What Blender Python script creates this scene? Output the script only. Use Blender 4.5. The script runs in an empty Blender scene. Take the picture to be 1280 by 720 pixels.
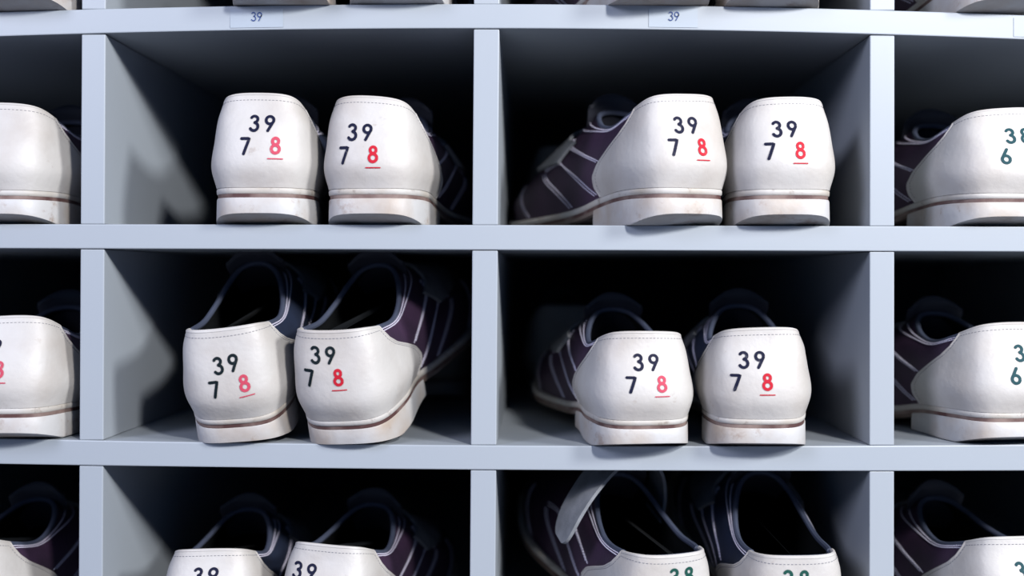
import bpy, math, random
import numpy as np
from mathutils import Vector, Matrix

# ------------------------------------------------------------------ camera, world, lights, exposure
SC = bpy.context.scene
COL = SC.collection
S = 0.000516            # metres per photo pixel in the plane of the shelf fronts (y = 0)
CAM_D = 0.75
VPX, VPY = 672.0, 345.0
def PX(x): return (x - 640.0) * S
def PZ(y): return (360.0 - y) * S

cam_data = bpy.data.cameras.new('camera'); cam = bpy.data.objects.new('camera', cam_data); COL.objects.link(cam)
cam.location = (PX(VPX), -CAM_D, PZ(VPY)); cam.rotation_euler = (math.pi / 2, 0, 0)
cam_data.sensor_width = 36.0; cam_data.lens = 36.0 * CAM_D / (1280 * S)
cam_data.shift_x = -(VPX - 640) / 1280.0; cam_data.shift_y = -(360 - VPY) / 1280.0
cam_data.clip_start = 0.01
cam_data.dof.use_dof = True; cam_data.dof.focus_distance = CAM_D - 0.002; cam_data.dof.aperture_fstop = 2.6
SC.camera = cam

world = bpy.data.worlds.new('world'); SC.world = world; world.use_nodes = True
bg = world.node_tree.nodes['Background']; bg.inputs[0].default_value = (0.16, 0.42, 1.0, 1); bg.inputs[1].default_value = 0.40

def area_light(name, loc, target, size, power, color, size_y=None, shape='DISK'):
    d = bpy.data.lights.new(name, 'AREA'); d.shape = shape; d.size = size
    if size_y: d.size_y = size_y
    d.energy = power; d.color = color
    o = bpy.data.objects.new(name, d); COL.objects.link(o); o.location = loc
    o.rotation_euler = (Vector(target) - Vector(loc)).to_track_quat('-Z', 'Y').to_euler()
    return o
area_light('ceiling_spot', (0.70, -1.35, 0.79), (0.02, 0.0, -0.02), 0.16, 46.0, (1.0, 0.985, 0.985))
area_light('side_fill', (1.65, -1.15, 0.78), (-0.1, 0.0, 0.0), 0.40, 60.0, (0.97, 0.98, 1.0))  # added soft fill from the right, brightens the left-hand divider walls
area_light('far_lamp', (-1.0, -1.15, 0.72), (0.1, 0.0, 0.0), 0.6, 24.0, (0.78, 0.80, 1.0))
vs = SC.view_settings
vs.view_transform = 'Standard'; vs.look = 'None'; vs.gamma = 1.0; vs.use_curve_mapping = False; vs.exposure = -0.07

# ------------------------------------------------------------------ materials
def hexlin(r, g, b):
    f = lambda c: (c / 255) / 12.92 if c / 255 <= 0.04045 else ((c / 255 + 0.055) / 1.055) ** 2.4
    return (f(r), f(g), f(b), 1)
def mat(name, col, rough=0.5, spec=0.5, noise=None, bump=None, spots=None, coat=0.0):
    """noise=(scale, colour2, amount)  bump=(scale, strength)  spots=(scale, colour, threshold)"""
    m = bpy.data.materials.new(name); m.use_nodes = True
    nt = m.node_tree; N = nt.nodes; L = nt.links
    b = N['Principled BSDF']; b.inputs['Roughness'].default_value = rough
    b.inputs['Specular IOR Level'].default_value = spec; b.inputs['Coat Weight'].default_value = coat
    b.inputs['Base Color'].default_value = col
    tc = N.new('ShaderNodeTexCoord'); oi = N.new('ShaderNodeObjectInfo')
    add = N.new('ShaderNodeVectorMath'); add.operation = 'ADD'
    sc = N.new('ShaderNodeVectorMath'); sc.operation = 'SCALE'; sc.inputs['Scale'].default_value = 3.0
    comb = N.new('ShaderNodeCombineXYZ')
    for k in range(3): L.new(oi.outputs['Random'], comb.inputs[k])
    L.new(comb.outputs[0], sc.inputs[0]); L.new(tc.outputs['Object'], add.inputs[0]); L.new(sc.outputs[0], add.inputs[1])
    cur = None
    if noise:
        n = N.new('ShaderNodeTexNoise'); n.inputs['Scale'].default_value = noise[0]; n.inputs['Detail'].default_value = 5
        L.new(add.outputs[0], n.inputs['Vector'])
        r = N.new('ShaderNodeValToRGB'); r.color_ramp.elements[0].position = 0.42; r.color_ramp.elements[1].position = 0.72
        r.color_ramp.elements[0].color = (0, 0, 0, 1); r.color_ramp.elements[1].color = (noise[2],) * 3 + (1,)
        L.new(n.outputs['Fac'], r.inputs[0])
        mx = N.new('ShaderNodeMix'); mx.data_type = 'RGBA'
        mx.inputs[6].default_value = col; mx.inputs[7].default_value = noise[1]
        L.new(r.outputs[0], mx.inputs[0]); cur = mx.outputs[2]
    if spots:
        n = N.new('ShaderNodeTexNoise'); n.inputs['Scale'].default_value = spots[0]; n.inputs['Detail'].default_value = 9
        n.inputs['Roughness'].default_value = 0.7
        L.new(add.outputs[0], n.inputs['Vector'])
        r = N.new('ShaderNodeValToRGB'); r.color_ramp.elements[0].position = spots[2]; r.color_ramp.elements[1].position = spots[2] + 0.12
        r.color_ramp.elements[0].color = (0, 0, 0, 1); r.color_ramp.elements[1].color = (0.75,) * 3 + (1,)
        L.new(n.outputs['Fac'], r.inputs[0])
        mx = N.new('ShaderNodeMix'); mx.data_type = 'RGBA'
        if cur: L.new(cur, mx.inputs[6])
        else: mx.inputs[6].default_value = col
        mx.inputs[7].default_value = spots[1]
        L.new(r.outputs[0], mx.inputs[0]); cur = mx.outputs[2]
    if cur: L.new(cur, b.inputs['Base Color'])
    if bump:
        n = N.new('ShaderNodeTexNoise'); n.inputs['Scale'].default_value = bump[0]; n.inputs['Detail'].default_value = 3
        L.new(add.outputs[0], n.inputs['Vector'])
        bn = N.new('ShaderNodeBump'); bn.inputs['Strength'].default_value = bump[1]; bn.inputs['Distance'].default_value = 0.0004
        L.new(n.outputs['Fac'], bn.inputs['Height']); L.new(bn.outputs[0], b.inputs['Normal'])
    return m
M = {}
M['board'] = mat('grey_laminate', (0.225, 0.246, 0.268, 1), 0.42, 0.35, noise=(3.0, (0.212, 0.236, 0.262, 1), 0.6), bump=(900, 0.03))
M['edge'] = M['board']
M['back'] = mat('shade_dark_backboard', (0.012, 0.017, 0.026, 1), 0.7, 0.2, noise=(6, (0.01, 0.014, 0.02, 1), 0.5))  # near-black base colour stands in for deep shade at the cell backs
M['white'] = mat('white_leather', (0.34, 0.325, 0.307, 1), 0.5, 0.35, noise=(24, (0.275, 0.25, 0.225, 1), 0.9), bump=(260, 0.6), spots=(60, (0.2, 0.165, 0.135, 1), 0.64))
M['plum'] = mat('plum_leather', (0.030, 0.0150, 0.034, 1), 0.55, 0.25, noise=(40, (0.016, 0.01, 0.019, 1), 0.8), bump=(500, 0.4))
M['navy'] = mat('navy_leather', (0.010, 0.0150, 0.032, 1), 0.55, 0.3, noise=(40, (0.008, 0.011, 0.02, 1), 0.8), bump=(500, 0.4))
M['lining'] = mat('black_lining', (0.0022, 0.0028, 0.0034, 1), 0.9, 0.1, bump=(700, 0.3))
M['rim'] = mat('slate_collar_binding', (0.035, 0.042, 0.065, 1), 0.55, 0.3, bump=(900, 0.3))
M['stitch'] = mat('pale_thread', (0.42, 0.40, 0.48, 1), 0.8, 0.1)
M['stitch_w'] = mat('grey_thread', (0.13, 0.13, 0.145, 1), 0.8, 0.1)
M['strap'] = mat('grey_strap', (0.15, 0.157, 0.17, 1), 0.7, 0.2, noise=(60, (0.06, 0.065, 0.07, 1), 0.7), bump=(800, 0.5))
M['strapd'] = mat('dark_strap', (0.016, 0.017, 0.024, 1), 0.6, 0.3, bump=(800, 0.5))
M['welt'] = mat('cream_welt', (0.335, 0.32, 0.30, 1), 0.55, 0.3, noise=(35, (0.26, 0.225, 0.18, 1), 0.9), bump=(300, 0.4), spots=(110, (0.11, 0.08, 0.065, 1), 0.58))
M['stripe'] = mat('brown_midsole_line', (0.055, 0.024, 0.022, 1), 0.6, 0.3, noise=(45, (0.20, 0.15, 0.13, 1), 0.95))
M['outsole'] = mat('worn_tan_outsole', (0.10, 0.07, 0.055, 1), 0.7, 0.2, noise=(30, (0.17, 0.14, 0.12, 1), 0.9), bump=(300, 0.5))
M['heel'] = mat('scuffed_white_heel', (0.33, 0.325, 0.32, 1), 0.5, 0.3, noise=(26, (0.26, 0.215, 0.175, 1), 1.0), bump=(200, 0.6), spots=(55, (0.19, 0.14, 0.11, 1), 0.57))
def ink(name, c, fade):
    return mat(name, c, 0.6, 0.1, spots=(170, tuple(min(1, x + (0.3 - x) * fade) for x in c[:3]) + (1,), 0.60))
M['ink_navy'] = ink('navy_ink', (0.004, 0.005, 0.018, 1), 0.25)
M['ink_black'] = ink('black_green_ink', (0.003, 0.007, 0.009, 1), 0.10)
M['ink_teal'] = ink('teal_ink', (0.006, 0.035, 0.042, 1), 0.35)
M['ink_green'] = ink('green_ink', (0.006, 0.045, 0.035, 1), 0.30)
M['ink_red'] = ink('red_ink', (0.30, 0.008, 0.018, 1), 0.15)
M['ink_pink'] = ink('faded_red_ink', (0.32, 0.04, 0.065, 1), 0.55)
M['sticker'] = mat('pale_label_paper', (0.222, 0.252, 0.285, 1), 0.4, 0.35)
M['ink_label'] = mat('blue_print', (0.012, 0.035, 0.13, 1), 0.5, 0.3)
M['floor'] = mat('grey_vinyl_floor', (0.16, 0.17, 0.20, 1), 0.6, 0.2, noise=(8, (0.13, 0.14, 0.17, 1), 1.0))
M['wall'] = mat('dark_wall_paint', (0.03, 0.035, 0.045, 1), 0.8, 0.2, noise=(4, (0.026, 0.03, 0.04, 1), 1.0))

# ------------------------------------------------------------------ mesh helpers
def mk_mesh(name, V, F, mats, smooth=True, fm=None):
    me = bpy.data.meshes.new(name)
    me.from_pydata([tuple(map(float, v)) for v in V], [], [tuple(int(i) for i in f) for f in F])
    for m in mats: me.materials.append(m)
    if smooth: me.set_sharp_from_angle(angle=math.radians(42))
    if fm is not None:
        for p, i in zip(me.polygons, fm): p.material_index = i
    for p in me.polygons: p.use_smooth = smooth
    me.update(); return me
def link(name, me, parent=None):
    o = bpy.data.objects.new(name, me); COL.objects.link(o)
    if parent: o.parent = parent
    return o
def grid_faces(n, m, base=0, closed=False):
    F = []
    for i in range(n if closed else n - 1):
        for j in range(m - 1):
            a = base + i * m + j; b = base + ((i + 1) % n) * m + j
            F.append((a, b, b + 1, a + 1))
    return F

# ------------------------------------------------------------------ the shelving unit
def yb(k, x):     # photo-row of the upper / lower front edge of shelf board k (boards are very slightly bowed)
    u = x - 640.0
    return {0: (5.0 + 2.9e-5 * u * u + .003 * u, 35.5 + 2.9e-5 * u * u + .003 * u),
            1: (281.3 + .0025 * u + 1e-6 * u * u, 312.5 + .0032 * u),
            2: (557.0 + .006 * u - 1.2e-5 * u * u, 587.5 + .0065 * u - 8e-6 * u * u),
            3: (833.0 + .004 * u - 1e-5 * u * u, 864.0 + .004 * u - 1e-5 * u * u),
            -1: (-274.0 + 2e-5 * u * u, -243.0 + 2e-5 * u * u)}[k]
DEPTH = 0.60
XL, XR = -385.0, 1607.0
def div_x(k, y):   # left, right edge of divider k at photo-row y
    c, w, s = {0: (-378, 15, 0), 1: (114.6, 15, -.0055), 2: (606.2, 16, -.0072), 3: (1103.3, 15.5, -.001), 4: (1598, 15, 0)}[k]
    c = c + s * (y - 300); return c - w, c + w
rack = bpy.data.objects.new('shoe_rack', None); COL.objects.link(rack)
rack.location = (0, 0, PZ(864.0))
rack['label'] = 'pale grey laminate cubbyhole rack holding pairs of numbered white-heeled shoes'; rack['category'] = 'shelf'
RZ = PZ(859.0 + 5)
def bevel_mod(o, w=0.0007, seg=2):
    b = o.modifiers.new('bevel', 'BEVEL'); b.width = w; b.segments = seg; b.limit_method = 'ANGLE'; b.angle_limit = math.radians(50)
def board(k, y0=0.0):
    xs = np.linspace(XL, XR, 61); V = []; F = []
    for x in xs:
        t, b = yb(k, x)
        X = PX(x); zt, zb = PZ(t) - RZ, PZ(b) - RZ
        V += [(X, y0, zt), (X, y0, zb), (X, DEPTH, zb), (X, DEPTH, zt)]
    n = len(xs)
    for i in range(n - 1):
        a = i * 4; c = a + 4
        for j in range(4): F.append((a + j, a + (j + 1) % 4, c + (j + 1) % 4, c + j))
    F.append((3, 2, 1, 0)); F.append(tuple((n - 1) * 4 + j for j in range(4)))
    o = link('shelf_board', mk_mesh('shelf_board', V, F, [M['board']], False), rack); bevel_mod(o)
    return o
boards = {k: board(k) for k in (-1, 0, 1, 2, 3)}
for row in range(4):        # row 0 = topmost cells
    for k in range(5):
        yt = yb(row - 1, sum(div_x(k, 0)) / 2)[1] ; ybm = yb(row, sum(div_x(k, 0)) / 2)[0]
        gap = 0.4
        V = []
        for (yy) in (yt + gap, ybm - 0.05):
            a, b = div_x(k, yy); e = 0.0012
            V += [(PX(a), e, PZ(yy) - RZ), (PX(b), e, PZ(yy) - RZ), (PX(b), DEPTH, PZ(yy) - RZ), (PX(a), DEPTH, PZ(yy) - RZ)]
        F = [(0, 1, 2, 3), (7, 6, 5, 4), (0, 4, 5, 1), (1, 5, 6, 2), (2, 6, 7, 3), (3, 7, 4, 0)]
        o = link('divider', mk_mesh('divider', V, F, [M['board']], False), rack); bevel_mod(o)
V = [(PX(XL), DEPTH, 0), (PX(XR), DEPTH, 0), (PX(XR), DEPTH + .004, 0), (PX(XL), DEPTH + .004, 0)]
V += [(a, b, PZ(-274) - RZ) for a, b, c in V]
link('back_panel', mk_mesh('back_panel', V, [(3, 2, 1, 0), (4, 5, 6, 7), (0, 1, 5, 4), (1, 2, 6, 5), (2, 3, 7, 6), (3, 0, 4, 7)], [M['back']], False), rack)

# the room behind and below
def slab(name, lo, hi, m):
    x0, y0, z0 = lo; x1, y1, z1 = hi
    V = [(x0, y0, z0), (x1, y0, z0), (x1, y1, z0), (x0, y1, z0), (x0, y0, z1), (x1, y0, z1), (x1, y1, z1), (x0, y1, z1)]
    o = link(name, mk_mesh(name, V, [(3, 2, 1, 0), (4, 5, 6, 7), (0, 1, 5, 4), (1, 2, 6, 5), (2, 3, 7, 6), (3, 0, 4, 7)], [m], False))
    o['kind'] = 'structure'; return o
slab('floor', (-2.5, -2.5, RZ - .15), (2.5, DEPTH + .1, RZ - 0.006), M['floor'])
slab('wall_back', (-2.5, DEPTH + .006, RZ - 0.006), (2.5, DEPTH + .1, RZ + 1.4), M['wall'])

# ------------------------------------------------------------------ printed digits as strokes
def arc(cx, cy, rx, ry, a0, a1, n=16):
    return [(cx + rx * math.cos(math.radians(a0 + (a1 - a0) * i / n)), cy + ry * math.sin(math.radians(a0 + (a1 - a0) * i / n))) for i in range(n + 1)]
def seg(a, b, n=8): return [(a[0] + (b[0] - a[0]) * i / n, a[1] + (b[1] - a[1]) * i / n) for i in range(n + 1)]
GLYPH = {
    '3': [arc(0, .245, .2, .2, 150, -80) , arc(-0.0, -.21, .235, .24, 80, -150)],
    '9': [arc(0, .2, .225, .235, 0, 360, 26), seg((.215, .13), (-.09, -.45))],
    '6': [arc(0, -.2, .225, .235, 0, 360, 26), seg((-.215, -.13), (.09, .45))],
    '7': [seg((-.24, .43), (.22, .43)) + seg((.22, .43), (-.08, -.45), 10)[1:]],
    '8': [arc(0, .235, .175, .19, 0, 360, 24), arc(0, -.22, .225, .225, 0, 360, 26)],
    '_': [seg((-.42, 0), (.42, 0), 12)],
}
def stroke_geo(pts, w, V, F, mi, FM):
    """flat ribbon with round ends around a 2-D polyline"""
    P = np.array(pts); n = len(P); base = len(V)
    T = np.gradient(P, axis=0); T /= (np.linalg.norm(T, axis=1)[:, None] + 1e-12); Nn = np.stack([-T[:, 1], T[:, 0]], 1)
    for i in range(n):
        V += [tuple(P[i] + Nn[i] * w / 2), tuple(P[i]), tuple(P[i] - Nn[i] * w / 2)]
    for i in range(n - 1):
        a = base + 3 * i
        for q in (0, 1): F.append((a + q, a + q + 1, a + q + 4, a + q + 3)); FM.append(mi)
    if np.linalg.norm(P[0] - P[-1]) > 1e-6:
        for e, s in ((0, -1), (n - 1, 1)):
            c = base + 3 * e; b0 = len(V); K = 6
            for j in range(1, K):
                a = math.pi / 2 - math.pi * j / K
                V.append(tuple(P[e] + w / 2 * (Nn[e] * math.sin(a) + T[e] * s * math.cos(a))))
            ring = [c] + [b0 + j for j in range(K - 1)] + [c + 2]
            for j in range(len(ring) - 1): F.append((c + 1, ring[j], ring[j + 1])); FM.append(mi)

# labels stuck on the front of the top shelf board
def shelf_label(x0, x1, xt, ytext, txt):
    yc0, yc1 = yb(0, (x0 + x1) / 2)
    V, F, FM = [], [], []
    n = 10
    for i in range(n + 1):
        x = x0 + (x1 - x0) * i / n; t, b = yb(0, x)
        V += [(PX(x), -0.00035, PZ(t + 4) - RZ), (PX(x), -0.00035, PZ(b - 3) - RZ), (PX(x), 0.0, PZ(b - 3) - RZ), (PX(x), 0.0, PZ(t + 4) - RZ)]
    for i in range(n):
        a = 4 * i
        for j in range(4): F.append((a + j, a + (j + 1) % 4, a + 4 + (j + 1) % 4, a + 4 + j)); FM.append(0)
    F += [(3, 2, 1, 0), (4 * n, 4 * n + 1, 4 * n + 2, 4 * n + 3)]; FM += [0, 0]
    h = 11.5
    for i, ch in enumerate(txt):
        for poly in GLYPH[ch]:
            v2, f2 = [], []
            stroke_geo([(p[0] * h + i * 7.6 - 3.8 * (len(txt) - 1), p[1] * h) for p in poly], 1.25, v2, f2, 1, FM)
            b = len(V); V += [(PX(xt + a), -0.0008, PZ(ytext) + c * S - RZ) for a, c in v2]; F += [tuple(q + b for q in f) for f in f2]
    o = link('number_label', mk_mesh('number_label', V, F, [M['sticker'], M['ink_label']], False, FM), boards[0])
    o['label'] = 'small pale paper label with a blue printed %s' % txt
shelf_label(288, 354, 321, 21, '39')
shelf_label(811, 872, 842, 20.5, '39')
shelf_label(1267, 1330, 1300, 33, '38')

# ------------------------------------------------------------------ the shoe surface
# rows: sole line .. collar; columns: heel centre -> lateral side -> toe tip ; (half width, y, z)
LAT = np.array([
 [(0, .000, .023), (.0235, .0055, .023), (.0325, .034, .023), (.0315, .075, .0205), (.036, .120, .0135), (.0450, .195, .0095), (.033, .260, .013), (0, .283, .017)],
 [(0, -.0045, .037), (.0262, .0035, .037), (.0360, .034, .037), (.0350, .075, .035), (.0375, .120, .030), (.0450, .193, .026), (.031, .256, .029), (0, .277, .033)],
 [(0, -.0015, .053), (.0248, .0055, .053), (.0335, .034, .053), (.0335, .073, .050), (.0355, .120, .047), (.0395, .183, .042), (.025, .232, .043), (0, .246, .046)],
 [(0, .0045, .0685), (.0238, .0100, .068), (.0308, .034, .0655), (.0308, .067, .061), (.0300, .105, .063), (.0280, .150, .062), (.018, .176, .063), (0, .184, .064)],
 [(0, .0080, .0820), (.0205, .0125, .0805), (.0270, .033, .0735), (.0275, .062, .0675), (.0245, .088, .0710), (.0190, .108, .0790), (.0115, .119, .0850), (0, .123, .0870)],
])
MED = LAT.copy()
MED[0, 4, 0] = .029; MED[1, 4, 0] = .032; MED[0, 3, 0] = .029; MED[0, 5, 0] = .0415; MED[0, 5, 1] = .202; MED[1, 5, 0] = .042
NET = np.zeros((5, 14, 3))
for r in range(5):
    for c in range(8):
        x, y, z = LAT[r, c]; NET[r, c] = (-x, y, z)
    for c in range(1, 7):
        x, y, z = MED[r, c]; NET[r, 14 - c] = (x, y, z)
NET[0, 7, 0] += .007; NET[1, 7, 0] += .006; NET[2, 7, 0] += .004; NET[0, 6, 0] += .003; NET[0, 8, 0] += .004
def cr(p0, p1, p2, p3, u):
    u = u[..., None]
    return 0.5 * ((2 * p1) + (-p0 + p2) * u + (2 * p0 - 5 * p1 + 4 * p2 - p3) * u * u + (-p0 + 3 * p1 - 3 * p2 + p3) * u ** 3)
def surf(t, v):
    t = np.asarray(t, float) % 14.0; v = np.clip(np.asarray(v, float), 0, 4)
    t, v = np.broadcast_arrays(t, v)
    i = np.floor(t).astype(int); u = t - i
    j = np.minimum(np.floor(v).astype(int), 3); w = v - j
    rows = []
    for dj in (-1, 0, 1, 2):
        jj = j + dj
        def row(q): return cr(NET[q, (i - 1) % 14], NET[q, i % 14], NET[q, (i + 1) % 14], NET[q, (i + 2) % 14], u)
        inb = np.clip(jj, 0, 4); R = row(inb)
        lo = jj < 0; hi = jj > 4
        if lo.any(): R = np.where(lo[..., None], 2 * row(np.zeros_like(jj)) - row(np.ones_like(jj)), R)
        if hi.any(): R = np.where(hi[..., None], 2 * row(np.full_like(jj, 4)) - row(np.full_like(jj, 3)), R)
        rows.append(R)
    return cr(rows[0], rows[1], rows[2], rows[3], w)
def surfn(t, v):
    e = 1e-3; t = np.asarray(t, float); v = np.asarray(v, float)
    v0 = np.clip(v, e, 4 - e)
    a = surf(t + e, v0) - surf(t - e, v0); b = surf(t, v0 + e) - surf(t, v0 - e)
    n = np.cross(b, a); n /= (np.linalg.norm(n, axis=-1)[..., None] + 1e-15); return n
_s = 1.0 if surfn(np.array([0.0]), np.array([1.0]))[0][1] < 0 else -1.0
def off(t, v, d): return surf(t, v) + _s * surfn(t, v) * np.asarray(d)[..., None] if np.ndim(d) else surf(t, v) + _s * surfn(t, v) * d

def tube(pts, r, V, F, k=6, closed=False):
    P = np.array(pts); n = len(P); T = np.gradient(P, axis=0)
    if closed: T = np.roll(P, -1, 0) - np.roll(P, 1, 0)
    T /= (np.linalg.norm(T, axis=1)[:, None] + 1e-12)
    up = np.array([0.13, 0.07, 1.0]); base = len(V)
    for i in range(n):
        a = np.cross(T[i], up); 
        if np.linalg.norm(a) < .2: a = np.cross(T[i], (1, 0, 0))
        a /= np.linalg.norm(a); b = np.cross(T[i], a)
        for j in range(k):
            q = 2 * math.pi * j / k; V.append(P[i] + r * (a * math.cos(q) + b * math.sin(q)))
    for i in range(n if closed else n - 1):
        for j in range(k):
            a = base + i * k; b = base + ((i + 1) % n) * k
            F.append((a + j, a + (j + 1) % k, b + (j + 1) % k, b + j))
    if not closed:
        F.append(tuple(base + j for j in range(k))[::-1]); F.append(tuple(base + (n - 1) * k + j for j in range(k)))
def dashes(tv, d, V, F, dash=0.0019, gapl=0.0008, r=0.00044):
    """stitching along a polyline in (t, v)"""
    tv = np.array(tv, float); seglen = np.linspace(0, 1, 160)
    k = np.linspace(0, len(tv) - 1, 160); t = np.interp(k, range(len(tv)), tv[:, 0]); v = np.interp(k, range(len(tv)), tv[:, 1])
    P = off(t, v, d); L = np.concatenate([[0], np.cumsum(np.linalg.norm(np.diff(P, axis=0), axis=1))])
    s = 0.0
    while s + dash < L[-1]:
        ss = np.linspace(s, s + dash, 3); q = np.stack([np.interp(ss, L, P[:, c]) for c in range(3)], 1)
        tube(q, r, V, F, 5); s += dash + gapl
def smooth_tv(pts, n=40):
    P = np.array(pts, float); out = []
    m = len(P)
    for i in range(m - 1):
        p0, p1, p2, p3 = P[max(i - 1, 0)], P[i], P[i + 1], P[min(i + 2, m - 1)]
        for u in np.linspace(0, 1, 10, endpoint=(i == m - 2)):
            out.append(0.5 * ((2 * p1) + (-p0 + p2) * u + (2 * p0 - 5 * p1 + 4 * p2 - p3) * u * u + (-p0 + 3 * p1 - 3 * p2 + p3) * u ** 3))
    return np.array(out)
def tc_edge(v): return np.interp(v, [0, .5, 1.0, 1.5, 2.0, 2.5, 3.0, 3.5, 4.0], [2.95, 3.08, 3.08, 2.90, 2.55, 2.17, 1.93, 1.83, 1.80])

def sheet(tg, vg, d0, d1, V, F):
    """thick patch of the surface between offsets d0 (inner) and d1 (outer)"""
    n, m = tg.shape; b = len(V)
    A = off(tg, vg, d1).reshape(-1, 3); B = off(tg, vg, d0).reshape(-1, 3)
    V += list(A); V += list(B); nm = n * m
    F += grid_faces(n, m, b); F += [f[::-1] for f in grid_faces(n, m, b + nm)]
    idx = [i * m for i in range(n)] + [(n - 1) * m + j for j in range(1, m)] + [i * m + m - 1 for i in range(n - 2, -1, -1)] + [j for j in range(m - 2, 0, -1)]
    for a, c in zip(idx, idx[1:] + idx[:1]): F.append((b + c, b + a, b + a + nm, b + c + nm))

def build_parts(strap_open=False):
    """returns {part name: (V, F, mats, fm, sub parts, label)} for a LEFT shoe (outer side at -x)"""
    P = {}
    def add(key, name, V, F, m, label=None, parent=None): P[key] = (name, V, F, m, label, parent)
    # side panels
    for key, a, b, m, lab in (('lat', 0.0, 7.0, M['plum'], 'plum outer side panel'), ('med', -7.0, 0.0, M['navy'], 'navy inner side panel')):
        V, F = [], []
        t = np.linspace(a, b, 50); v = np.linspace(0, 4, 26); tg, vg = np.meshgrid(t, v, indexing='ij')
        sheet(tg, vg, -0.0014, 0.0, V, F); add(key, 'side_panel', V, F, m, lab)
        sgn = 1 if key == 'lat' else -1
        nst = [0]
        def st(rows, d=0.0003):
            V, F = [], []
            for pts in rows:
                q = smooth_tv(pts).copy(); q[:, 0] *= sgn; dashes(q, d, V, F)
            nst[0] += 1; add(key + '_st%d' % nst[0], 'stitching', V, F, M['stitch'], None, key)
        st([[(tc_edge(vv) + .02, vv), (3, vv), (4, vv), (5, vv), (6.2, vv)] for vv in (3.80, 3.60)])      # collar double row
        st([[(4.95 + q, 3.3), (4.35 + q, 2.8), (3.55 + q, 2.2), (2.92 + q, 1.62)] for q in (0, .09)])   # diagonal quarter seam
        st([[(3.10 + q, .2), (3.60 + q, 1.1), (4.15 + q * .8, 1.95 + q), (4.45 + q * .5, 2.25 + q), (4.75 + q, 2.12 + q)] for q in (0, .09)])
        st([[(3.95 + q, .15), (4.25 + q, 1.0), (4.68 + q, 2.05)] for q in (0, .07)])
        st([[(4.85 + q, .15), (5.15 + q, .95), (5.55 + q, 1.9)] for q in (0, .06)])
        st([[(6.1 + q, .15), (6.2 + q, .7), (6.5 + q, 1.3), (7.0, 1.5)] for q in (0, .05)])
    # heel counter
    V, F = [], []
    s = np.linspace(-1, 1, 81); v = np.linspace(0.0, 4.0, 40); sg, vg = np.meshgrid(s, v, indexing='ij'); tg = sg * tc_edge(vg)
    sheet(tg, vg, -0.0002, 0.0013, V, F)
    bm_v = np.linspace(0.02, 3.98, 40)
    for sg_ in (-1, 1):
        tube(off(sg_ * (tc_edge(bm_v) - .02), bm_v, 0.0011), 0.0008, V, F, 6)
    tt = np.linspace(-1.80, 1.80, 40); tube(off(tt, np.full(40, 4.0), 0.0002), 0.0014, V, F, 8)
    add('counter', 'heel_counter', V, F, M['white'])
    V, F = [], []
    vv = np.linspace(.25, 3.9, 60)
    for sg_ in (-1, 1): dashes(np.stack([sg_ * (tc_edge(vv) - .12), vv], 1), 0.00135, V, F, 0.0014, 0.0010, 0.0002)
    dashes(np.stack([np.linspace(-1.75, 1.75, 60), np.full(60, 3.72)], 1), 0.00135, V, F, 0.0014, 0.0010, 0.0002)
    add('counter_st', 'stitching', V, F, M['stitch_w'], None, 'counter')
    # lining (inside) + insole
    V, F = [], []
    n, m = 84, 16
    t = np.linspace(0, 14, n, endpoint=False); v = np.linspace(4.0, 0.25, m); tg, vg = np.meshgrid(t, v, indexing='ij')
    V += list(off(tg, vg, -0.0028).reshape(-1, 3)); F += grid_faces(n, m, 0, True)
    for i in range(0, n // 2):
        a, b = i * m + m - 1, ((i + 1) % n) * m + m - 1; c, d = ((n - i) % n) * m + m - 1, (n - i - 1) * m + m - 1
        F.append((a, b, d, c) if i else (a, b, d))
    add('lining', 'lining', V, F, M['lining'])
    # padded collar rim on the sides and front
    V, F = [], []
    t = np.linspace(1.80, 12.20, 90); tube(off(t, np.full(90, 4.0), -0.0012) + np.array([0, 0, .0002]), 0.0019, V, F, 8)
    t = np.linspace(-1.82, 1.82, 40); tube(off(t, np.full(40, 3.98), -0.0024), 0.0012, V, F, 6)
    add('rim', 'collar_binding', V, F, M['rim'])
    # tongue: padded tab
    V, F = [], []
    n, m = 13, 12
    for side in (0, 1):
        for i in range(n):
            a = -1 + 2 * i / (n - 1)
            for j in range(m):
                b = j / (m - 1)
                wdt = .019 + .004 * b - .008 * max(0, b - .75) * 4 * .5
                zz = .058 + .039 * b + .003 * (1 - a * a) - (.006 * a * a if b > .9 else 0)
                yy = .140 - .038 * b + .006 * (1 - a * a) - .012 * b * b * 0 - (0.0016 if side else -0.0016) * math.sqrt(max(0, 1 - a ** 4)) * (1.5 - .8 * (b > .95)) + .014 * b ** 3
                V.append((a * wdt, yy, zz))
    nm = n * m; F += grid_faces(n, m, 0); F += [f[::-1] for f in grid_faces(n, m, nm)]
    idx = [i * m for i in range(n)] + [(n - 1) * m + j for j in range(1, m)] + [i * m + m - 1 for i in range(n - 2, -1, -1)] + [j for j in range(m - 2, 0, -1)]
    for a, c in zip(idx, idx[1:] + idx[:1]): F.append((c, a, a + nm, c + nm))
    add('tongue', 'tongue', V, F, M['strapd'], 'dark padded tongue')
    # strap across the instep
    V, F = [], []
    t = np.linspace(4.35, 9.65, 40); s = np.linspace(0, 1, 9); tg, sg = np.meshgrid(t, s, indexing='ij')
    lo = np.interp(np.abs(t - 7), [0, 1.5, 2.65], [2.45, 2.3, 2.2]); hi = np.interp(np.abs(t - 7), [0, 1.5, 2.65], [3.55, 3.4, 3.0])
    vg = lo[:, None] + (hi - lo)[:, None] * sg
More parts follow.
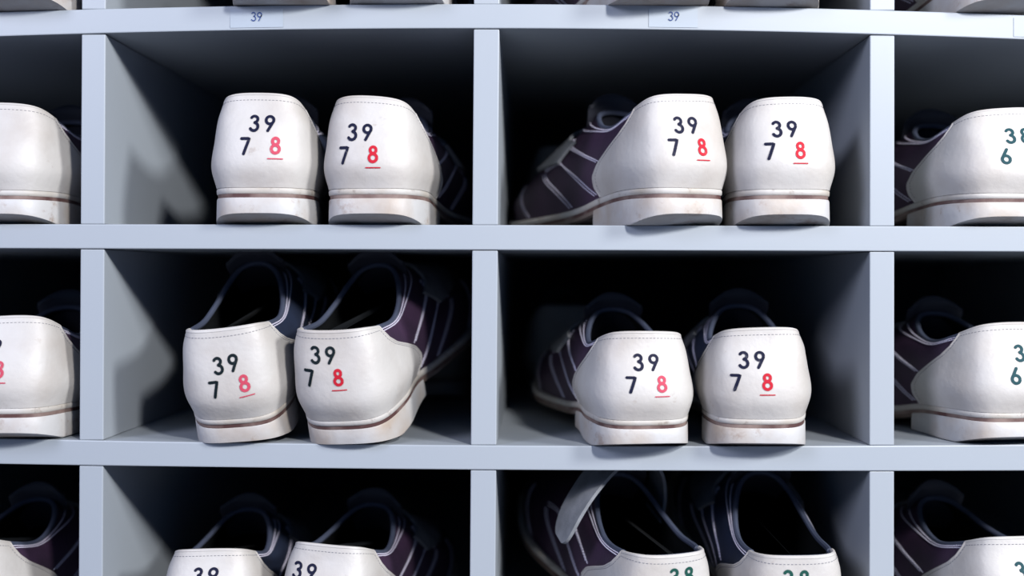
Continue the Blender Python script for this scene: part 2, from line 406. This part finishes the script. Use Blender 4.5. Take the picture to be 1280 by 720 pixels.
    if not strap_open:
        sheet(tg, vg, 0.0012, 0.0036, V, F); add('strap', 'strap', V, F, M['strap'], 'grey hook and loop strap')
    else:   # strap pulled loose: it stands up from the inner side, arches over and hangs down outside
        path = [(.030, .120, .055), (.030, .116, .078), (.022, .108, .100), (.004, .098, .114), (-.016, .088, .112), (-.034, .078, .100), (-.047, .074, .082), (-.055, .072, .064)]
        pth = smooth_tv([p for p in path], 10)
        b0 = 0; w = .031
        for side in (0, 1):
            for k, p in enumerate(pth):
                T = pth[min(k + 1, len(pth) - 1)] - pth[max(k - 1, 0)]; nrm = np.array([-T[2], 0, T[0]]); nrm /= np.linalg.norm(nrm)
                ww = w * (1.0 if k < len(pth) - 9 else math.sqrt(max(0.05, 1 - ((k - len(pth) + 9) / 9.0) ** 2)))
                for j in range(7):
                    a = -1 + 2 * j / 6
                    V.append(p + np.array([0, a * ww / 2, 0]) + nrm * (.0011 if side else -.0011))
        n, m = len(pth), 7; nm = n * m
        F += grid_faces(n, m, 0); F += [f[::-1] for f in grid_faces(n, m, nm)]
        idx = [i * m for i in range(n)] + [(n - 1) * m + j for j in range(1, m)] + [i * m + m - 1 for i in range(n - 2, -1, -1)] + [j for j in range(m - 2, 0, -1)]
        for a, c in zip(idx, idx[1:] + idx[:1]): F.append((c, a, a + nm, c + nm))
        add('strap', 'strap', V, F, M['strap'], 'grey strap pulled loose')
    # sole layers
    NT = 100
    def outl(o_):   # outline offset outwards in plan
        t = np.linspace(0, 14, NT, endpoint=False); p = surf(t, 0.0 * t)
        T = np.roll(p, -1, 0) - np.roll(p, 1, 0); Nn = np.stack([T[:, 1], -T[:, 0], 0 * T[:, 0]], 1); Nn /= np.linalg.norm(Nn, axis=1)[:, None]
        if Nn[0][1] > 0: Nn = -Nn
        return p + Nn * np.asarray(o_)[..., None] if np.ndim(o_) else p + Nn * o_
    p0 = outl(0.0); extra = np.interp(p0[:, 1], [0, .03, .1, .16, .25], [.0012, .0012, .0016, .0042, .0050])
    def layer(key, name, levels, m, parent=None, label=None):
        """levels: list of (outline offset array, z array) from bottom to top"""
        V, F = [], []
        for (o_, z) in levels:
            q = outl(o_); q[:, 2] = z; V += list(q)
        k = len(levels)
        for l in range(k - 1):
            for i in range(NT):
                a = l * NT + i; b = l * NT + (i + 1) % NT; F.append((a, b, b + NT, a + NT))
        for l, flip in ((0, 0), (k - 1, 1)):
            for i in range(NT // 2):
                a, b = l * NT + i, l * NT + i + 1; c, d = l * NT + (NT - i) % NT, l * NT + NT - i - 1
                f = (a, b, d, c) if i else (a, b, d)
                if b == d: f = (a, b, c)
                F.append(f[::-1] if flip else f)
        add(key, name, V, F, m, label, parent)
    zs = p0[:, 2]; yy = p0[:, 1]
    wt = np.interp(yy, [0, .09, .13, .2], [.0042, .0042, .0040, .0038]); stp = np.interp(yy, [0, .09, .14], [.0026, .0026, .0022])
    layer('sole', 'sole', [(extra - .0006, zs - wt), (extra, zs - wt + .0006), (extra + .0002, zs - .0014), (extra - .0004, zs - .0003), (extra - .0016, zs + .0004)], M['welt'], None, 'cream welted sole edge')
    layer('line', 'midsole_line', [(extra - .0008, zs - wt - stp), (extra - .0007, zs - wt + .0002)], M['stripe'], 'sole', 'thin brown line round the sole')
    zb = np.maximum(0.0, zs - wt - stp - .0033)
    layer('outsole', 'outsole', [(extra - .0022, zb), (extra - .0006, zb + .0010), (extra - .0006, zs - wt - stp + .0001)], M['outsole'], 'sole', 'worn tan outsole')
    # heel block
    V, F = [], []
    t = np.linspace(-3.22, 3.22, 61); p = surf(t % 14, 0 * t)
    full = outl(.0014); tf = np.linspace(0, 14, NT, endpoint=False)
    q = np.stack([np.interp(t % 14, np.append(tf, 14), np.append(full[:, c], full[0, c])) for c in range(3)], 1)
    zt = q[:, 2] - .0042 - .0026 + .0001
    bev = .0062 * np.clip(1 - (q[:, 1] + .002) / .024, 0, 1)
    rings = []
    cen = np.array([0, .045])
    def ring(scale, z, yfix=None):
        r = q.copy(); r[:, 0] = r[:, 0] * scale; r[:, 1] = cen[1] + (r[:, 1] - cen[1]) * scale; r[:, 2] = z
        if yfix is not None: r[:, 1] = np.maximum(r[:, 1], yfix)
        return r
    rings = [ring(.992, np.zeros(61), .0225), ring(1.0, bev + .0004), ring(1.002, bev + .0014), ring(1.0, bev * .4 + .008), ring(.995, zt - .001), ring(.985, zt)]
    for r in rings: V += list(r)
    K = 61
    for l in range(len(rings) - 1):
        for i in range(K - 1): a = l * K + i; F.append((a + 1, a, a + K, a + K + 1))
        a = l * K + K - 1; b = l * K; F.append((b, a, a + K, b + K))       # the breast of the heel
    for l, flip in ((0, 0), (len(rings) - 1, 1)):
        for i in range(K // 2):
            a, b = l * K + i, l * K + i + 1; c, d = l * K + K - 1 - i, l * K + K - 2 - i
            f = (a, b, d, c) if b != d else (a, b, c)
            F.append(f if flip else f[::-1])
    add('heel', 'heel', V, F, M['heel'], 'scuffed off-white heel block')
    return P
CACHE = {}; SEED = [40]
def mirrored(V, F): return [(-v[0], v[1], v[2]) for v in V], [tuple(f)[::-1] for f in F]
def parts_for(side, opened):
    key = (side, opened)
    if key not in CACHE:
        P = build_parts(opened); R = {}
        for k, (name, V, F, m, lab, par) in P.items():
            if side == 'R': V, F = mirrored(V, F)
            R[k] = (name, mk_mesh(name, V, F, [m], True), lab, par)
        CACHE[key] = R
    return CACHE[key]
def wear(V, seed, sag, side):
    """gentle individual warp of the soft upper: leaning, dents and a sagging heel top"""
    P = np.array(V, float); r = np.random.RandomState(seed); a = r.uniform(-1, 1, 8); ph = r.uniform(0, 6.28, 6)
    x, y, z = P[:, 0].copy(), P[:, 1].copy(), P[:, 2].copy()
    h = np.clip((z - .030) / .055, 0, 1.3); h2 = h * h * (3 - 2 * np.clip(h, 0, 1))
    P[:, 0] += h * (.0013 * a[0] + .0010 * a[1] * np.sin(y * 28 + ph[0])) + .0007 * h * np.sin(z * 95 + ph[1]) * a[2]
    back = np.clip(1 - y / .07, 0, 1)
    P[:, 1] += h * back * (.0012 * a[3] + .0009 * np.sin(x * 90 + ph[2]) + .0006 * np.sin(z * 160 + ph[3]))
    P[:, 2] += h2 * (.0010 * a[4] * np.sin(x * 60 + ph[4]) * back + .0012 * a[5] * x / .025 * back - sag * back * (1 - np.clip(np.abs(x) / .030, 0, 1) ** 2))
    return P
def heel_map(xz, side, d):
    """put points given as (x, z) on the back of the heel onto the counter"""
    sx = -1.0 if side == 'R' else 1.0
    X = xz[:, 0] * sx; Z = xz[:, 1]; t = -X / .026; v = np.interp(Z, [.023, .037, .053, .068, .0805], [0, 1, 2, 3, 4])
    for _ in range(12):
        e = 1e-3; p = surf(t, v); a = (surf(t + e, v) - p) / e; b = (surf(t, v + e) - p) / e
        rx, rz = X - p[:, 0], Z - p[:, 2]; det = a[:, 0] * b[:, 2] - a[:, 2] * b[:, 0]
        t = t + np.clip((rx * b[:, 2] - rz * b[:, 0]) / det, -.3, .3); v = v + np.clip((a[:, 0] * rz - a[:, 2] * rx) / det, -.3, .3)
    q = off(t, v, d); q[:, 0] *= sx; return q
def numbers(side, top, left, right, inks, dx=0.0, dz=0.0, tilt=0.0, h=.0108, parent=None, seed=0, sag=0.0):
    """size stamp: two digits above, one below left, one red and underlined below right"""
    groups = [('size_number', [(top[0], -.0052, .0145, h), (top[1], .0048, .0145, h)], inks[0]),
              ('size_number', [(left, -.0100, 0, h)], inks[0])]
    if right: groups.append(('size_number', [(right, .0090, .0005, h), ('_', .0090, -.0078, h)], inks[1]))
    for name, gl, m in groups:
        V, F, FM = [], [], []
        for ch, gx, gz, hh in gl:
            for poly in GLYPH[ch]:
                stroke_geo([(gx + p[0] * hh, gz + p[1] * hh) for p in poly], .0019 if ch != '_' else .0007, V, F, 0, FM)
        A = np.array(V); c, s_ = math.cos(tilt), math.sin(tilt)
        A = np.stack([A[:, 0] * c - A[:, 1] * s_ + dx, A[:, 0] * s_ + A[:, 1] * c + .0475 + dz], 1)
        Q = wear(heel_map(A, side, 0.00165), seed, sag, side)
        o = link(name, mk_mesh(name, Q, F, [m], True), parent)
        o['label'] = 'stamped ' + ('red underlined ' if gl[-1][0] == '_' else '') + ''.join(g[0] for g in gl if g[0] != '_')
def shoe(side, px, row, ov, yaw=0, pitch=0, roll=0, lift=0, label='', group=None, nums=None, opened=False, wx=None, skip=(), sx=1.0, sz=1.0, sag=0.0):
    """px: photo column of the heel's back at its own depth; ov: overhang past the shelf front (m)"""
    y = -ov; f = CAM_D / (CAM_D + y)
    X = PX(VPX) + (px - VPX) * S / f if wx is None else PX(wx)
    zt = PZ(yb(row, min(max(X / S + 640, XL), XR))[0])
    e = bpy.data.objects.new('bowling_shoe', None); COL.objects.link(e)
    e.empty_display_size = .05
    R = Matrix.Rotation(math.radians(-yaw), 4, 'Z') @ Matrix.Rotation(math.radians(pitch), 4, 'X') @ Matrix.Rotation(math.radians(roll), 4, 'Y') @ Matrix.Diagonal((sx, 1, sz, 1))
    # lowest point of the shoe goes on the shelf
    pts = np.concatenate([[v.co[:] for v in parts_for(side, opened)[k][1].vertices] for k in ('heel', 'outsole')])
    Rn = np.array(R)[:3, :3]; lo = (pts @ Rn.T)[:, 2].min()
    e.matrix_world = Matrix.Translation((X, y, zt - lo + lift + .0002)) @ R
    e['label'] = label; e['category'] = 'shoe'
    if group: e['group'] = group
    made = {}; SEED[0] += 1
    for k, (name, me, lab, par) in parts_for(side, opened).items():
        if k in skip: continue
        if k not in ('sole', 'line', 'outsole', 'heel'):
            me = me.copy(); co = np.empty(len(me.vertices) * 3); me.vertices.foreach_get('co', co)
            me.vertices.foreach_set('co', wear(co.reshape(-1, 3), SEED[0], sag, side).ravel()); me.update()
        o = link(name, me, made.get(par, e)); made[k] = o
        if lab and k in ('lat', 'med', 'line'): o['label'] = lab
    if nums: numbers(side, *nums[0], parent=made['counter'], seed=SEED[0], sag=sag, **(nums[1] if len(nums) > 1 else {}))
    return e

G = 'bowling shoes stored heels outward in the cubbyholes'
NV, BK, TL, GR, RD, PK = (M['ink_' + k] for k in ('navy', 'black', 'teal', 'green', 'red', 'pink'))
# --- row 1 (the upper of the two full rows)
shoe('L', 322, 1, .0135, yaw=-2, sx=.965, sag=-.0012, group=G, nums=(('39', '7', '8', (NV, PK)), dict(dx=.003, dz=.0005)),
     label='straight white-heeled left shoe with faded pink 8 in the upper left full cubbyhole')
shoe('R', 460, 1, .0135, yaw=4.5, sz=.98, sx=.96, group=G, nums=(('39', '7', '8', (NV, RD)), dict(dx=-.0045, dz=-.004)),
     label='right shoe of the upper left full cubbyhole, bright red 8, plum quarter showing')
shoe('L', 864, 1, .0175, yaw=-19.5, sx=.97, group=G, nums=(('39', '7', '8', (NV, RD)), dict(dx=-.003)),
     label='shoe turned sideways in the upper right full cubbyhole, showing its plum stitched side')
shoe('R', 988, 1, .0165, yaw=-2, sx=.97, sz=.98, group=G, nums=(('39', '7', '8', (NV, RD)), dict(dx=-.004, dz=-.001)),
     label='straight right shoe of the upper right full cubbyhole, beside the sideways turned shoe')
shoe('R', -10, 1, .010, yaw=0.5, sz=.93, group=G, nums=(('39', '7', '8', (NV, RD)), dict(dx=-.008)),
     label='shoe cut by the left picture edge in the upper full row')
shoe('L', 1267, 1, .008, yaw=-6.5, sz=.92, group=G, nums=(('38', '6', '7', (TL, RD)), dict(dx=.003)),
     label='shoe at the right picture edge in the upper full row, teal 38 above 6')
# --- row 2
shoe('L', 298, 2, .002, yaw=-2, sx=.96, pitch=19, roll=-4, sag=.003, group=G, nums=(('39', '7', '8', (BK, PK)), dict(dx=.003, dz=-.001, tilt=.1)),
     label='tilted left shoe of the lower left full cubbyhole, numbered 39 7 8 with pink 8')
shoe('R', 434, 2, .003, yaw=8.5, sx=.97, pitch=19, roll=-3, sag=.003, group=G, nums=(('39', '7', '8', (BK, RD)), dict(dx=-.005, dz=.006)),
     label='right shoe of the lower left full cubbyhole, toe raised, sole curving up')
shoe('L', 809, 2, .017, yaw=-7, pitch=4, sx=.985, sz=.91, group=G, nums=(('39', '7', '8', (NV, PK)), dict(dx=-.001)),
     label='left shoe of the lower right full cubbyhole with a faded pink 8')
shoe('R', 951, 2, .017, yaw=3, pitch=4, sx=.985, sz=.94, group=G, nums=(('39', '7', '8', (NV, RD)), dict(dx=-.006)),
     label='right shoe of the lower right full cubbyhole with a red 8')
shoe('R', -4, 2, .018, yaw=-1.5, sz=.95, group=G, nums=(('39', '7', '8', (NV, PK)), dict(dx=-.0065)),
     label='shoe cut by the left picture edge in the lower full row, trace of pink 8')
shoe('L', 1276, 2, .006, yaw=-8, sz=.94, group=G, nums=(('38', '6', '7', (TL, RD)), dict(dx=.004)),
     label='shoe at the right picture edge in the lower full row, teal 6 below 3')
# --- row 3 (bottom, cut by the lower picture edge)
shoe('L', 255, 3, .010, yaw=-1, sx=.955, sz=.895, group=G, nums=(('39', '7', '8', (NV, PK)), dict(dx=.000, dz=.003)),
     label='left shoe of the bottom left cubbyhole, cut off below its 39')
shoe('R', 394, 3, .012, yaw=8, sx=.955, roll=4, sz=.92, group=G, nums=(('39', '7', '8', (NV, RD)), dict(dx=-.0125, dz=.002)),
     label='right shoe of the bottom left cubbyhole, its 39 further left, plum collar')
shoe('L', 832, 3, .008, yaw=-14, pitch=14, sag=.002, sz=1.02, group=G, opened=True, nums=(('38', '7', '6', (GR, RD)), dict(dx=.006, dz=.0075)),
     label='shoe with its grey strap pulled open in the bottom right cubbyhole, green 38')
shoe('R', 990, 3, .010, yaw=-2, pitch=15, sag=.002, sz=1.02, group=G, nums=(('38', '7', '6', (GR, RD)), dict(dx=-.002, dz=.0075)),
     label='right shoe of the bottom right cubbyhole, wide dark opening, beside the open strap')
shoe('R', -66, 3, .008, yaw=4, sz=.95, group=G, label='shoe at the bottom left picture corner, only plum collar and white heel corner seen')
shoe('L', 1285, 3, .008, yaw=-9, group=G, nums=(('38', '6', '7', (TL, RD)), dict(dx=0)),
     label='shoe at the bottom right picture corner with a teal 3')
# --- row 0 (top, only the heel bottoms are in the picture)
shoe('L', 344, 0, .026, yaw=-3, sx=.955, group=G, label='left shoe of the top left cubbyhole, its heel bottom just above the 39 label')
shoe('R', 491, 0, .020, yaw=1, sx=.955, group=G, label='right shoe of the top left cubbyhole, only its heel bottom in view')
shoe('L', 845, 0, .027, yaw=-15, sx=.96, group=G, label='turned shoe above the right 39 label, plum forefoot and heel bottom in view')
shoe('R', 973, 0, .020, yaw=0, sx=.96, group=G, label='right shoe of the top right cubbyhole, only its heel bottom in view')
shoe('R', 6, 0, .020, yaw=-3, group=G, label='shoe at the top left picture corner, only its heel bottom in view')
shoe('L', 1270, 0, .014, yaw=-6, group=G, label='shoe at the top right picture corner, its sole curving upward')
# --- second pairs standing in the dark behind the front ones
shoe('L', 0, 1, -.288, yaw=0, group=G, wx=722, nums=(('39', '7', '8', (NV, RD)), dict(dx=-.003)),
     label='shadowed shoe standing behind the sideways turned shoe in the upper right full cubbyhole')
shoe('L', 0, 2, -.288, yaw=0, group=G, wx=720, label='shadowed shoe standing behind the faded pink 8 shoe in the lower right full cubbyhole')
shoe('L', 0, 2, -.262, yaw=0, group=G, wx=300, label='shadowed shoe under the raised toe of the tilted left shoe')
shoe('R', 0, 2, -.262, yaw=0, group=G, wx=486, label='shadowed shoe under the raised toe of the right shoe, lower left full cubbyhole')
shoe('L', 0, 3, -.275, yaw=0, group=G, wx=725, label='shadowed shoe under the toe of the shoe with the open strap')
shoe('R', 0, 3, -.275, yaw=0, group=G, wx=965, label='shadowed shoe under the toe of the right shoe, bottom right cubbyhole')
